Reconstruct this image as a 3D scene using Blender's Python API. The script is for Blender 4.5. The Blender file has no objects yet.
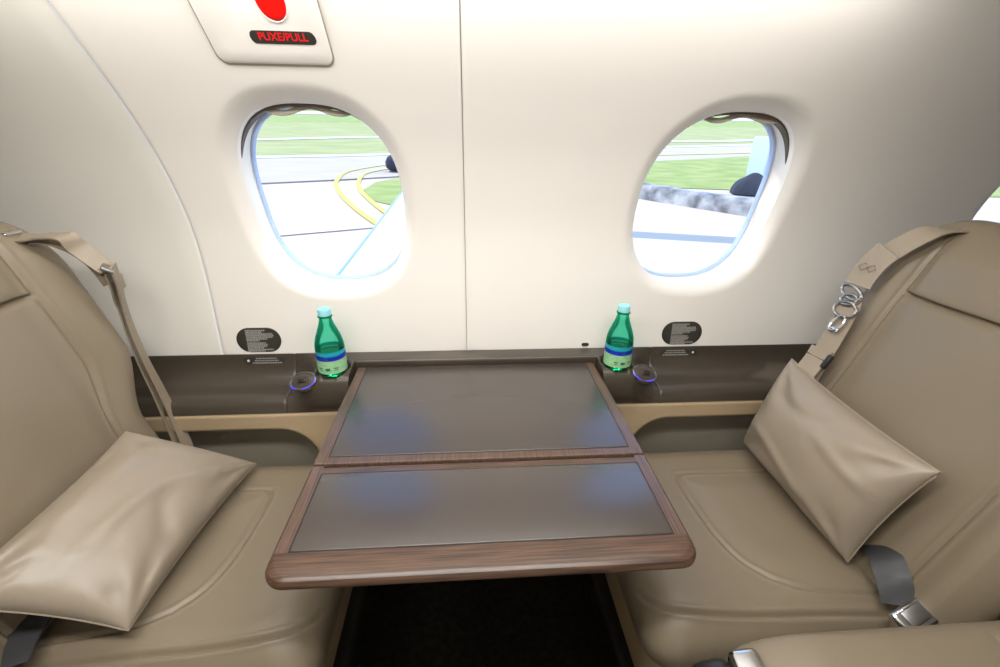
import bpy, bmesh, math, random
from mathutils import Vector, Matrix, Euler
random.seed(7)
col = bpy.context.scene.collection
PI = math.pi
def lerp(a, b, t): return a + (b - a) * t
def sstep(a, b, x):
    t = min(max((x - a) / (b - a), 0.0), 1.0)
    return t * t * (3 - 2 * t)
def srgb(r, g, b):
    f = lambda c: (c / 255 / 12.92) if c / 255 <= 0.04045 else ((c / 255 + 0.055) / 1.055) ** 2.4
    return (f(r), f(g), f(b), 1)

# ------------------------------------------------------------ materials
def mat(name, colr, rough=0.5, metal=0.0, bump=None, var=None, spec=0.5, coat=0.0, emit=None, sheen=0.0):
    m = bpy.data.materials.new(name); m.use_nodes = True
    nt = m.node_tree; b = nt.nodes['Principled BSDF']
    b.inputs['Base Color'].default_value = colr
    b.inputs['Roughness'].default_value = rough
    b.inputs['Metallic'].default_value = metal
    b.inputs['Specular IOR Level'].default_value = spec
    b.inputs['Coat Weight'].default_value = coat
    if emit:
        b.inputs['Emission Color'].default_value = emit[0]; b.inputs['Emission Strength'].default_value = emit[1]
    tc = nt.nodes.new('ShaderNodeTexCoord')
    if var:      # (scale, second colour, stretch)
        n = nt.nodes.new('ShaderNodeTexNoise'); n.inputs['Scale'].default_value = var[0]; n.inputs['Detail'].default_value = 4
        mp = nt.nodes.new('ShaderNodeMapping'); mp.inputs['Scale'].default_value = var[2]
        nt.links.new(tc.outputs['Object'], mp.inputs[0]); nt.links.new(mp.outputs[0], n.inputs['Vector'])
        r = nt.nodes.new('ShaderNodeValToRGB'); r.color_ramp.elements[0].position = .35; r.color_ramp.elements[1].position = .65
        r.color_ramp.elements[0].color = colr; r.color_ramp.elements[1].color = var[1]
        nt.links.new(n.outputs['Fac'], r.inputs[0]); nt.links.new(r.outputs[0], b.inputs['Base Color'])
    if bump:     # (scale, strength, distance)
        n = nt.nodes.new('ShaderNodeTexNoise'); n.inputs['Scale'].default_value = bump[0]; n.inputs['Detail'].default_value = 3
        bp = nt.nodes.new('ShaderNodeBump'); bp.inputs['Strength'].default_value = bump[1]; bp.inputs['Distance'].default_value = bump[2]
        nt.links.new(tc.outputs['Object'], n.inputs['Vector']); nt.links.new(n.outputs['Fac'], bp.inputs['Height']); nt.links.new(bp.outputs[0], b.inputs['Normal'])
    return m
WALL = mat('wall_laminate', srgb(237, 232, 225), .42, bump=(3, .05, .01))
WALLD = mat('wall_side_laminate', srgb(228, 224, 215), .5)
LEATHER = mat('taupe_leather', srgb(127, 114, 94), .42, bump=(420, .10, .001), var=(2.5, srgb(131, 118, 98), (1, 1, 1)))
PILLOWM = mat('pillow_leather', srgb(150, 137, 120), .38, bump=(380, .08, .001))
LEDGE = mat('dark_ledge', srgb(68, 60, 51), .32, bump=(300, .04, .0005))
BEIGE = mat('beige_sidewall', srgb(184, 162, 130), .45)
GREYP = mat('grey_lower_panel', srgb(160, 152, 135), .6, bump=(500, .1, .001))
CARPET = mat('dark_carpet', srgb(38, 35, 28), .95, bump=(260, 1, .004), var=(60, srgb(26, 24, 20), (1, 1, 1)), spec=.1)
WOOD = mat('walnut_veneer', srgb(98, 72, 54), .33, var=(30, srgb(60, 44, 35), (.35, 12, 6)), bump=(60, .05, .0005))
WOODY = mat('walnut_veneer_rails', srgb(104, 80, 66), .30, var=(26, srgb(72, 56, 47), (12, .35, 6)))
INSET = mat('brown_leather_inset', srgb(66, 58, 53), .27, bump=(700, .06, .0005), spec=.9)
INSETN = INSET
DARK = mat('dark_gap', srgb(28, 23, 18), .6)
CHROME = mat('chrome', (.75, .75, .76, 1), .16, 1.0)
STEEL = mat('brushed_steel', (.40, .39, .38, 1), .34, 1.0)
BLACK = mat('black_plastic', srgb(34, 33, 32), .35)
WEB = mat('taupe_webbing', srgb(150, 136, 117), .42, bump=(500, .25, .001), spec=.6)
WEBD = mat('charcoal_webbing', srgb(62, 62, 64), .4, bump=(500, .2, .001))
RED = mat('red_paint', srgb(235, 8, 0), .4)
REDT = mat('red_lettering', srgb(230, 20, 28), .5)
PLAC = mat('placard_black', srgb(52, 50, 44), .4)
PLACT = mat('placard_grey_lettering', srgb(150, 148, 142), .5)
BLUE = mat('blue_glow', srgb(70, 60, 255), .4, emit=(srgb(70, 60, 255), 1.3))
SEAL = mat('blue_window_seal', srgb(180, 200, 238), .4)
LINER = mat('window_liner', srgb(240, 232, 218), .4)
SHADE = mat('pleated_shade', srgb(90, 78, 60), .6)
SHADEL = mat('shade_hem', srgb(205, 195, 178), .5)
CAP = mat('pale_blue_cap', srgb(150, 215, 225), .35)
LABW = mat('pale_green_label', srgb(168, 214, 160), .45, var=(60, srgb(140, 200, 150), (1, 1, 3)))
LABB = mat('blue_label_band', srgb(20, 40, 180), .4)
LABT = mat('teal_label_top', srgb(30, 160, 190), .35)
LIGHTM = mat('light_diffuser', (1, 1, 1, 1), .5, emit=((1, .97, .93, 1), 1.5))

def glassy(name, tint, trans, gloss=.08, extra=0.0, ior=1.4):
    m = bpy.data.materials.new(name); m.use_nodes = True; nt = m.node_tree; nt.nodes.clear()
    o = nt.nodes.new('ShaderNodeOutputMaterial'); t = nt.nodes.new('ShaderNodeBsdfTransparent'); g = nt.nodes.new('ShaderNodeBsdfGlossy')
    t.inputs[0].default_value = trans; g.inputs['Roughness'].default_value = .05; g.inputs['Color'].default_value = tint
    mx = nt.nodes.new('ShaderNodeMixShader'); fr = nt.nodes.new('ShaderNodeFresnel'); fr.inputs[0].default_value = ior
    nt.links.new(t.outputs[0], mx.inputs[1]); nt.links.new(g.outputs[0], mx.inputs[2]); nt.links.new(fr.outputs[0], mx.inputs[0])
    if extra > 0:
        d = nt.nodes.new('ShaderNodeBsdfTranslucent'); d.inputs[0].default_value = tint
        m2 = nt.nodes.new('ShaderNodeMixShader'); m2.inputs[0].default_value = extra
        nt.links.new(mx.outputs[0], m2.inputs[1]); nt.links.new(d.outputs[0], m2.inputs[2]); nt.links.new(m2.outputs[0], o.inputs[0])
    else: nt.links.new(mx.outputs[0], o.inputs[0])
    return m
PANE = glassy('window_acrylic', (1, 1, 1, 1), (.99, .99, 1, 1), ior=1.08)
BOTTLE = glassy('green_bottle', srgb(110, 250, 215), srgb(172, 252, 234), extra=.14)

# ------------------------------------------------------------ helpers
def tag(o, label=None, cat=None, group=None, kind=None):
    if label: o['label'] = label
    if cat: o['category'] = cat
    if group: o['group'] = group
    if kind: o['kind'] = kind
    return o
def empty(name, loc=(0, 0, 0)):
    o = bpy.data.objects.new(name, None); o.empty_display_size = .05; o.location = loc; col.objects.link(o); return o
def mesh(name, v, f, m, parent=None, smooth=True, angle=40, fixn=True):
    me = bpy.data.meshes.new(name); me.from_pydata([tuple(p) for p in v], [], f)
    bm = bmesh.new(); bm.from_mesh(me)
    bmesh.ops.remove_doubles(bm, verts=bm.verts, dist=1e-5)
    if fixn: bmesh.ops.recalc_face_normals(bm, faces=bm.faces)
    bm.to_mesh(me); bm.free()
    if smooth:
        me.polygons.foreach_set('use_smooth', [True] * len(me.polygons))
        me.set_sharp_from_angle(angle=math.radians(angle))
    me.materials.append(m)
    o = bpy.data.objects.new(name, me); col.objects.link(o)
    if parent:
        o.parent = parent
        o.matrix_parent_inverse = Matrix.Identity(4)
        o.location = (-parent.location.x, -parent.location.y, -parent.location.z)
    return o
def origin(o, p):      # move origin, keep geometry in place
    p = Vector(p); o.data.transform(Matrix.Translation(-p + o.location)); o.location = p; return o
class MB:
    def __init__(s): s.v = []; s.f = []
    def add(s, v, f):
        n = len(s.v); s.v += [tuple(p) for p in v]; s.f += [tuple(i + n for i in q) for q in f]; return s
    def build(s, name, m, parent=None, **k): return mesh(name, s.v, s.f, m, parent, **k)
def rbox(c, size, r=.01, seg=3, rot=None):
    bm = bmesh.new(); bmesh.ops.create_cube(bm, size=1)
    bmesh.ops.scale(bm, vec=size, verts=bm.verts)
    bmesh.ops.bevel(bm, geom=list(bm.edges), offset=min(r, min(size) * .49), segments=seg, profile=.5, affect='EDGES')
    M = Matrix.Translation(c) @ (Euler(rot).to_matrix().to_4x4() if rot else Matrix.Identity(4))
    v = [M @ x.co for x in bm.verts]; f = [[q.index for q in p.verts] for p in bm.faces]; bm.free(); return v, f
def lathe(prof, c, n=48, cap=True):
    v = []; f = []
    for r, z in prof:
        for k in range(n):
            a = 2 * PI * k / n; v.append((c[0] + r * math.cos(a), c[1] + r * math.sin(a), c[2] + z))
    for i in range(len(prof) - 1):
        for k in range(n): f.append((i * n + k, i * n + (k + 1) % n, (i + 1) * n + (k + 1) % n, (i + 1) * n + k))
    if cap:
        f.append(tuple(range(n))); f.append(tuple(range((len(prof) - 1) * n, len(prof) * n)))
    return v, f
def tube(pts, r, n=8, closed=False):
    P = [Vector(p) for p in pts]; v = []; f = []; m = len(P)
    up = Vector((0.13, .27, .95)).normalized()
    for i, p in enumerate(P):
        a = P[(i - 1) % m] if closed else P[max(i - 1, 0)]; b = P[(i + 1) % m] if closed else P[min(i + 1, m - 1)]
        t = (b - a).normalized(); s = t.cross(up)
        if s.length < 1e-4: s = t.cross(Vector((1, 0, 0)))
        s.normalize(); u = s.cross(t)
        for k in range(n):
            q = 2 * PI * k / n; v.append(p + s * (r * math.cos(q)) + u * (r * math.sin(q)))
    for i in range(m if closed else m - 1):
        for k in range(n):
            j = (i + 1) % m
            f.append((i * n + k, i * n + (k + 1) % n, j * n + (k + 1) % n, j * n + k))
    if not closed: f.append(tuple(range(n))); f.append(tuple(range((m - 1) * n, m * n)))
    return v, f
def catmull(pts, n=8):
    P = [Vector(p) for p in pts]; out = []
    for i in range(len(P) - 1):
        p0 = P[max(i - 1, 0)]; p1 = P[i]; p2 = P[i + 1]; p3 = P[min(i + 2, len(P) - 1)]
        for k in range(n):
            t = k / n
            out.append(.5 * ((2 * p1) + (p2 - p0) * t + (2 * p0 - 5 * p1 + 4 * p2 - p3) * t * t + (3 * p1 - p0 - 3 * p2 + p3) * t ** 3))
    out.append(P[-1]); return out
def ribbon(pts, sides, w, th=.0018):
    """flat strap: centre line, width direction per key point"""
    C = catmull(pts, 8); S = catmull(sides, 8); v = []; f = []; m = len(C)
    for i, p in enumerate(C):
        t = (C[min(i + 1, m - 1)] - C[max(i - 1, 0)]).normalized()
        s = (S[i] - t * S[i].dot(t)).normalized(); nn = s.cross(t)
        for a, b in ((-1, -1), (-.5, -1.2), (0, -1.25), (.5, -1.2), (1, -1), (1, 1), (.5, 1.2), (0, 1.25), (-.5, 1.2), (-1, 1)):
            v.append(p + s * (a * w / 2) + nn * (b * th / 2))
    for i in range(m - 1):
        for k in range(10): f.append((i * 10 + k, i * 10 + (k + 1) % 10, (i + 1) * 10 + (k + 1) % 10, (i + 1) * 10 + k))
    f.append(tuple(range(10))); f.append(tuple(range((m - 1) * 10, m * 10)))
    return v, f
def poly_extrude(outline, d):
    """outline: list of 3D points; extruded by vector d"""
    n = len(outline); d = Vector(d)
    v = [Vector(p) for p in outline] + [Vector(p) + d for p in outline]
    f = [tuple(range(n)), tuple(range(2 * n - 1, n - 1, -1))] + [(i, (i + 1) % n, n + (i + 1) % n, n + i) for i in range(n)]
    return v, f

def slab(W, H, Tf, Tb, R, e, n, detail=None, xf=None, neg=None):
    """upholstered pad: rounded rectangle W x H, R = radii (++,-+,--,+-), domed edges of width e; xf maps (u, v, w) to world"""
    nx, ny = n; v = []; f = []
    def pt(a, b):
        r = max(abs(a), abs(b))
        if r < 1e-9: return 0., 0., 0.
        qa, qb = a / r, b / r
        x, y = qa * W / 2, qb * H / 2
        rad = R[0 if (x >= 0 and y >= 0) else 1 if (x < 0 and y >= 0) else 2 if x < 0 else 3]
        ix = max(-(W / 2 - rad), min(W / 2 - rad, x)); iy = max(-(H / 2 - rad), min(H / 2 - rad, y))
        dx, dy = x - ix, y - iy; L = math.hypot(dx, dy)
        if dx != 0 and dy != 0 and L > 0: x, y = ix + rad * dx / L, iy + rad * dy / L
        return x * r, y * r, r
    half = min(W, H) / 2
    rm = lambda t: math.copysign(1 - (1 - abs(t)) ** 1.5, t)
    for side, T in ((1, Tf), (-1, Tb)):
        base = len(v)
        if side < 0: nx, ny = max(nx // 3, 30), max(ny // 3, 30)
        for j in range(ny + 1):
            for i in range(nx + 1):
                a = rm(-1 + 2 * i / nx); b = rm(-1 + 2 * j / ny)
                x, y, r = pt(a, b)
                d = min((1 - r) * half, e) / e
                w = T * math.sqrt(max(0, 1 - (1 - d) ** 2))
                if side > 0 and detail: w += detail(x, y) * min(1, d * 1.6)
                v.append(xf(x, y, side * w))
        for j in range(ny):
            for i in range(nx):
                k = base + j * (nx + 1) + i
                f.append((k, k + 1, k + nx + 2, k + nx + 1))
    return v, f
def inside_poly(px, py, P):
    c = False; j = len(P) - 1
    for i in range(len(P)):
        if (P[i][1] > py) != (P[j][1] > py) and px < (P[j][0] - P[i][0]) * (py - P[i][1]) / (P[j][1] - P[i][1]) + P[i][0]: c = not c
        j = i
    return c
def seg_dist(px, py, pts):
    best = 9
    for (ax, ay), (bx, by) in zip(pts, pts[1:]):
        vx, vy = bx - ax, by - ay; L = vx * vx + vy * vy
        t = max(0, min(1, ((px - ax) * vx + (py - ay) * vy) / L)) if L else 0
        d = math.hypot(px - ax - t * vx, py - ay - t * vy)
        if d < best: best = d
    return best
def groove(d, depth=.005, w=.004): return -depth * math.exp(-(d / w) ** 2) + depth * .35 * math.exp(-((d - w * 2.6) / (w * 1.3)) ** 2)

# ------------------------------------------------------------ cabin shell
PZ = [.675, .75, .83, .92, 1.0, 1.08, 1.16, 1.24, 1.32, 1.40, 1.46]
PY = [.060, .066, .072, .074, .066, .044, .010, -.038, -.096, -.160, -.215]
def wy(z):
    z = min(max(z, PZ[0]), PZ[-1]); i = 0
    while i < len(PZ) - 2 and z > PZ[i + 1]: i += 1
    def m(j):
        if j == 0: return (PY[1] - PY[0]) / (PZ[1] - PZ[0])
        if j == len(PZ) - 1: return (PY[-1] - PY[-2]) / (PZ[-1] - PZ[-2])
        return (PY[j + 1] - PY[j - 1]) / (PZ[j + 1] - PZ[j - 1])
    h = PZ[i + 1] - PZ[i]; t = (z - PZ[i]) / h
    return (2 * t ** 3 - 3 * t * t + 1) * PY[i] + (t ** 3 - 2 * t * t + t) * h * m(i) + (-2 * t ** 3 + 3 * t * t) * PY[i + 1] + (t ** 3 - t * t) * h * m(i + 1)
Z0, Z1 = .672, 1.46
WCZ, WHX, WHZ = 1.048, .173, .203
def hole(cx, a, k=1.0):
    c, s = math.cos(a), math.sin(a); n = 2.55
    r = (abs(c / (WHX * k)) ** n + abs(s / (WHZ * k)) ** n) ** (-1 / n)
    return cx + r * c, WCZ + r * s
def panel_cell(mb, x0, x1, wx, off=0.0, rollL=False, rollR=False):
    def Y(x, z, d=9):
        y = wy(z) + off
        if d < .034: y += .020 * (1 - d / .034) ** 2.2
        if rollL and x - x0 < .006: y += .004 * (1 - (x - x0) / .006) ** 2
        if rollR and x1 - x < .006: y += .004 * (1 - (x1 - x) / .006) ** 2
        return y
    if wx is None:
        nx, nz = 24, 60
        xs = [x0, x0 + .0015, x0 + .003, x0 + .006] + [lerp(x0 + .006, x1 - .006, i / nx) for i in range(1, nx)] + [x1 - .006, x1 - .003, x1 - .0015, x1]
        v = [(x, Y(x, lerp(Z0, Z1, j / nz)), lerp(Z0, Z1, j / nz)) for j in range(nz + 1) for x in xs]
        w = len(xs); f = [(j * w + i, j * w + i + 1, (j + 1) * w + i + 1, (j + 1) * w + i) for j in range(nz) for i in range(w - 1)]
        mb.add(v, f); return
    nb, nv = 36, 48; B = []
    B += [(lerp(x0, x1, i / nb), Z0) for i in range(nb)] + [(x1, lerp(Z0, Z1, i / nv)) for i in range(nv)]
    B += [(lerp(x1, x0, i / nb), Z1) for i in range(nb)] + [(x0, lerp(Z1, Z0, i / nv)) for i in range(nv)]
    rings = 40; v = []; n = len(B)
    ts = [(i / rings) ** 1.7 for i in range(rings)] + [.985, 1.0]
    for t in ts:
        for bx, bz in B:
            a = math.atan2(bz - WCZ, bx - wx); hx, hz = hole(wx, a)
            x, z = lerp(hx, bx, t), lerp(hz, bz, t); d = t * math.hypot(bx - hx, bz - hz)
            v.append((x, Y(x, z, d), z))
    f = [(r * n + k, r * n + (k + 1) % n, (r + 1) * n + (k + 1) % n, (r + 1) * n + k) for r in range(len(ts) - 1) for k in range(n)]
    mb.add(v, f)
WINS = [-.3405, .5615, 1.462]
a = MB(); panel_cell(a, -.6535, -.0285, WINS[0], 0, True, True); tag(a.build('wall_center', WALL, angle=60), kind='structure')
a = MB(); panel_cell(a, -.0265, 1.02, WINS[1], 0, True, False); panel_cell(a, 1.02, 1.95, WINS[2], 0); tag(a.build('wall_right', WALL, angle=60), kind='structure')
a = MB(); panel_cell(a, -1.75, -.656, None, .004, False, True); tag(a.build('wall_left', WALLD, angle=60), kind='structure')
def seam_strip(name, x, off):
    v = []; f = []
    for j in range(61):
        z = lerp(Z0, Z1, j / 60); v += [(x - .01, wy(z) + off, z), (x + .01, wy(z) + off, z), (x - .01, wy(z) + off + .004, z), (x + .01, wy(z) + off + .004, z)]
    for j in range(60):
        k = 4 * j
        f += [(k, k + 1, k + 5, k + 4), (k + 2, k + 3, k + 7, k + 6), (k, k + 2, k + 6, k + 4), (k + 1, k + 3, k + 7, k + 5)]
    return tag(mesh(name, v, f, GREYP), kind='structure')
seam_strip('trim_1', -.0275, .006); seam_strip('trim_2', -.655, .010)
# ceiling, far side, ends, floor
cp = [(-.213, 1.458), (-.25, 1.50), (-.33, 1.535), (-.45, 1.555), (-.63, 1.56), (-.81, 1.555), (-.93, 1.535), (-1.01, 1.50), (-1.05, 1.458)]
def sweep_x(name, prof, x0, x1, m, th=.02, **k):
    n = len(prof); mb = MB(); v = []
    for x in (x0, x1): v += [(x, p[0], p[1]) for p in prof]
    mb.add(v, [(i, i + 1, n + i + 1, n + i) for i in range(n - 1)]); o = mb.build(name, m, **k)
    md = o.modifiers.new('thick', 'SOLIDIFY'); md.thickness = th; md.offset = 0; return o
tag(sweep_x('ceiling', cp, -1.75, 1.95, WALL), kind='structure')
bp = [(-1.05, 1.462)] + [(-1.26 - wy(z), z) for z in [1.46 - .03 * i for i in range(27)]] + [(-1.32, .62), (-1.30, .3), (-1.28, -.01)]
tag(sweep_x('wall_back', bp, -1.75, 1.95, WALL), kind='structure')
for nm, x in (('wall_fore', -1.76), ('wall_aft', 1.96)):
    mb = MB(); mb.add(*poly_extrude([(x, .30, -.02), (x, .30, .9), (x, .0, 1.40), (x, -.3, 1.60), (x, -1.0, 1.60), (x, -1.4, 1.2), (x, -1.4, -.02)], (.012, 0, 0)))
    tag(mb.build(nm, WALLD, smooth=False), kind='structure')
mb = MB(); mb.add([(-1.75, -1.36, 0), (1.95, -1.36, 0), (1.95, .08, 0), (-1.75, .08, 0), (-1.75, -1.36, -.03), (1.95, -1.36, -.03), (1.95, .08, -.03), (-1.75, .08, -.03)],
                  [(0, 1, 2, 3), (4, 5, 6, 7), (0, 1, 5, 4), (2, 3, 7, 6), (1, 2, 6, 5), (0, 3, 7, 4)])
tag(mb.build('floor', CARPET, smooth=False), kind='structure')

# windows: liner, seal, pane, raised shade
def make_window(idx, wx):
    root = empty('window_%d' % idx, (wx, .12, WCZ)); tag(root, kind='structure')
    N = 96; D = .088
    def ring(k, dep): return [(lambda h: Vector((h[0], wy(h[1]) + dep, h[1])))(hole(wx, 2 * PI * i / N, k)) for i in range(N)]
    rings = [ring(1.0, .0195), ring(.997, .03), ring(1.0, .05), ring(1.005, .07), ring(1.01, D)]
    v = [p for r in rings for p in r]; f = [(r * N + k, r * N + (k + 1) % N, (r + 1) * N + (k + 1) % N, (r + 1) * N + k) for r in range(len(rings) - 1) for k in range(N)]
    mesh('window_liner', v, f, LINER, root)
    rings = [ring(1.012, D - .001), ring(1.005, D - .003), ring(.985, D - .002), ring(.978, D + .004), ring(.98, D + .012)]
    v = [p for r in rings for p in r]; f = [(r * N + k, r * N + (k + 1) % N, (r + 1) * N + (k + 1) % N, (r + 1) * N + k) for r in range(len(rings) - 1) for k in range(N)]
    mesh('window_seal', v, f, SEAL, root)
    p = ring(.985, D + .006); q = ring(.985, D + .010)
    mesh('window_pane', p + q, [tuple(range(N)), tuple(range(2 * N - 1, N - 1, -1))], PANE, root, smooth=False)
    # raised shade in the top of the liner
    v = []; f = []; K = 40
    for i in range(K + 1):
        a = math.radians(lerp(48, 150, i / K) if wx < 0 else lerp(30, 132, i / K)); t = math.sin(PI * i / K) ** .7 if 0 < i < K else 0
        for k, dep in ((1.0, .034), (1.0 - .022 * t, .035), (1.0 - .030 * t, .035 + .021 * t), (1.0, .036 + .022 * t)):
            h = hole(wx, a, k); v.append((h[0], wy(h[1]) + dep, h[1]))
    f = [(4 * i + k, 4 * i + (k + 1) % 4, 4 * i + 4 + (k + 1) % 4, 4 * i + 4 + k) for i in range(K) for k in range(4)]
    sh = mesh('window_shade', v, f, SHADE, root)
    mid = WCZ + WHZ * .945
    pts = []
    for i in range(31):
        u = lerp(-.085, .085, i / 30); pts.append((wx + .01 + u, wy(mid) + .048, mid + .006 * math.cos(u * 55) * (1 if abs(u) < .085 else 1)))
    mb = MB(); S = [Vector((0, .4, 1))] * len(pts)
    mb.add(*ribbon(pts[::3], S[::3], .010, .004)); h = mesh('shade_pull', mb.v, mb.f, SHADEL, root)
    return root
for i, w in enumerate(WINS): make_window(i + 1, w)

# ------------------------------------------------------------ things fixed on the wall
def wpt(x, z, off=0.0): return Vector((x, wy(z) - off, z))
def pill(cx, cz, w, h, r, off, n=10):
    out = []
    for sx, sz, a0 in ((1, 1, 0), (-1, 1, 90), (-1, -1, 180), (1, -1, 270)):
        for k in range(n + 1):
            a = math.radians(a0 + 90 * k / n); out.append((cx + sx * (w / 2 - r) + r * math.cos(a), cz + sz * (h / 2 - r) + r * math.sin(a)))
    return out
def wall_plate(name, outl, cx, cz, off, th, m, parent=None, surf=None):
    surf = surf or wpt; R = 6; v = []; f = []; n = len(outl)
    sc = [0, .2, .4, .6, .8, .97, 1.0]
    for s_ in sc:
        for x, z in outl: v.append(surf(lerp(cx, x, s_), lerp(cz, z, s_), off + th * (1 if s_ < .99 else .4)))
    for x, z in outl: v.append(surf(x, z, off - .001))
    for r in range(len(sc)):
        for k in range(n): f.append((r * n + k, r * n + (k + 1) % n, (r + 1) * n + (k + 1) % n, (r + 1) * n + k))
    f.append(tuple(range(7 * n, 8 * n)))
    return mesh(name, v, f, m, parent)
def text_mesh(name, s, size, m, parent, place, ext=.0006, shear=0.0, bold=.0):
    cu = bpy.data.curves.new('t', 'FONT'); cu.body = s; cu.size = size; cu.extrude = 0; cu.align_x = 'CENTER'; cu.align_y = 'CENTER'; cu.offset = bold; cu.shear = shear
    t = bpy.data.objects.new('t', cu); col.objects.link(t); bpy.context.view_layer.update()
    me = bpy.data.meshes.new_from_object(t.evaluated_get(bpy.context.evaluated_depsgraph_get()))
    v = [place(p.co.x, p.co.y) for p in me.vertices]; f = [tuple(p.vertices) for p in me.polygons]
    bpy.data.objects.remove(t); bpy.data.curves.remove(cu); bpy.data.meshes.remove(me)
    return mesh(name, v, f, m, parent, smooth=False)
# exit handle cover
hc = empty('handle_cover', (-.343, wy(1.305), 1.305)); tag(hc, 'white exit handle cover with round red handle above left window', 'handle cover')
gap = wall_plate('cover_gap', pill(-.3445, 1.39, .197, .172, .017, 0), -.3445, 1.39, .0006, .0004, GREYP, hc)
wall_plate('cover_panel', pill(-.3445, 1.3905, .192, .167, .015, 0), -.3445, 1.3905, .001, .0025, WALL, hc)
def circ(cx, cz, r, n=40): return [(cx + r * math.cos(2 * PI * i / n), cz + r * math.sin(2 * PI * i / n)) for i in range(n)]
rh = wall_plate('red_handle', circ(-.3195, 1.384, .0225), -.3195, 1.384, .003, .002, RED, hc); rh['label'] = 'round red pull handle'
mb = MB(); mb.add(*tube([wpt(x, z, .0035) for x, z in circ(-.3195, 1.384, .0235)], .0012, 6, True)); mb.build('handle_rim', WALL, hc)
wall_plate('lettered_plate', pill(-.3195, 1.3415, .106, .0165, .0082, 0), -.3195, 1.3415, .0035, .0008, PLAC, hc)['label'] = 'dark pill shaped plate reading PUXE/PULL in red'
text_mesh('lettering', 'PUXE/PULL', .0165, REDT, hc, lambda x, y: wpt(-.3195 + x * .98, 1.3418 + y * .84, .0048), bold=.0004)

def placard(name, cx, cz, w, h, r, rows, label, group=None, surf=None, flip=False, dot=None):
    root = empty(name, tuple((surf or wpt)(cx, cz, 0))); tag(root, label, 'placard', group)
    wall_plate('plate', pill(cx, cz, w, h, r, 0), cx, cz, .0005, .0008, PLAC, root, surf)
    mb = MB(); S = surf or wpt; rnd = random.Random(int(cx * 100) + int(cz * 1000))
    for zz, xa, xb in rows:
        x = xa
        while x < xb:
            L = min(rnd.uniform(.0015, .0055), xb - x); hh = h * .030 if h > .04 else h * .085
            pts = [(x, zz - hh), (x + L, zz - hh), (x + L, zz + hh), (x, zz + hh)]
            mb.add([S(cx + a_, cz + b_, .0018) for a_, b_ in pts], [(0, 1, 2, 3)]); x += L + .0009
    mb.build('lettering', PLACT, root, smooth=False)
    if dot is not None: wall_plate('white_dot', circ(cx + dot, cz, h * .16, 16), cx + dot, cz, .0016, .0003, mat('dot_white', srgb(225, 225, 220), .5), root, surf)
big = [(.026, -.030, .018), (.0215, -.030, .010), (.017, -.030, .036), (.0125, -.030, .038), (.008, -.030, .036), (.0035, -.030, .022), (-.001, -.030, .002), (-.0075, -.030, .016), (-.012, -.030, .021), (-.0165, -.030, .018), (-.021, -.030, .010), (-.0255, -.030, .034), (-.0292, -.030, .012)]
placard('placard', -.557, .7125, .110, .0655, .0325, big, 'black oval text placard on cream wall near the left seat')
placard('placard', .558, .7125, .112, .0655, .0325, big, 'black oval text placard on cream wall near the right seat')
fz = wall_plate('wall_fastener', pill(.292, .6845, .020, .009, .0045, 0), .292, .6845, .0005, .0012, PLAC); tag(fz, 'tiny dark oval fastener on wall seam behind the table', 'fastener')

# ------------------------------------------------------------ side ledge
FLAT = [(.058, .675), (.040, .6755), (.015, .6755), (-.012, .675), (-.044, .673), (-.060, .667), (-.070, .654), (-.075, .630), (-.073, .604), (-.065, .584), (-.053, .567)]
SCOOP = [(.058, .675), (.057, .668), (.056, .656), (.053, .642), (.047, .628), (.036, .616), (.018, .607), (-.004, .603), (-.026, .600), (-.043, .590), (-.053, .567)]
SLOT = [(.058, .675), (.045, .6755), (.025, .6755), (.0115, .675), (.0085, .672), (.008, .660), (.008, .645), (.008, .62), (.004, .605), (-.01, .60), (-.03, .59), (-.053, .567)]
def resample(P, n=44):
    C = catmull([(0, p[0], p[1]) for p in P], 6); L = [0]
    for q, w in zip(C, C[1:]): L.append(L[-1] + (w - q).length)
    out = []; j = 0
    for i in range(n + 1):
        d = L[-1] * i / n
        while j < len(L) - 2 and L[j + 1] < d: j += 1
        t = (d - L[j]) / max(L[j + 1] - L[j], 1e-9); q = C[j].lerp(C[j + 1], t); out.append((q.y, q.z))
    return out
RF, RS, RSL = resample(FLAT), resample(SCOOP), resample(SLOT)
CUPS = [(-.355, -.022), (.355, -.022)]
def ledge_prof(x):
    ax = abs(x)
    if ax < .3095: return RSL
    t = sstep(.375, .475, ax)
    out = [(lerp(p[0], q[0], t), lerp(p[1], q[1], t)) for p, q in zip(RF, RS)]
    g = math.exp(-((ax - .474) / .0018) ** 2) * .0022
    return [(y + g * .5, z - g) for y, z in out]
def ledge_point(x, i): return ledge_prof(x)[i]
xs = sorted(set([round(-1.745 + .05 * i, 4) for i in range(25)] + [round(-.495 + .003 * i, 4) for i in range(331)] + [-.3094, -.3096, .3094, .3096] + [round(.5 + .05 * i, 4) for i in range(29)]))
v = []; f = []; n = 45
for x in xs:
    for y, z in ledge_prof(x):
        dz = 0
        if abs(x) > .3095:
            for cx, cy in CUPS: dz = max(dz, .014 * (1 - sstep(.0385, .0425, math.hypot(x - cx, y - cy))) if z > .64 else dz)
        v.append((x, y, z - dz))
    v.append((x, .03 if abs(x) > .3095 else .03, .560))
n = 46
for i in range(len(xs) - 1):
    for k in range(n - 1): f.append((i * n + k, i * n + k + 1, (i + 1) * n + k + 1, (i + 1) * n + k))
lg = mesh('side_ledge', v, f, LEDGE, None, angle=50); tag(lg, 'long dark brown moulded ledge along the wall below the windows', 'side ledge')
def ledge_surf(x, z, off=0):
    p = ledge_prof(x); y = p[0][0]
    for (y0, z0), (y1, z1) in zip(p, p[1:]):
        if z1 <= z <= z0: y = lerp(y0, y1, (z0 - z) / max(z0 - z1, 1e-9)); break
    return Vector((x, y - off, z))
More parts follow.
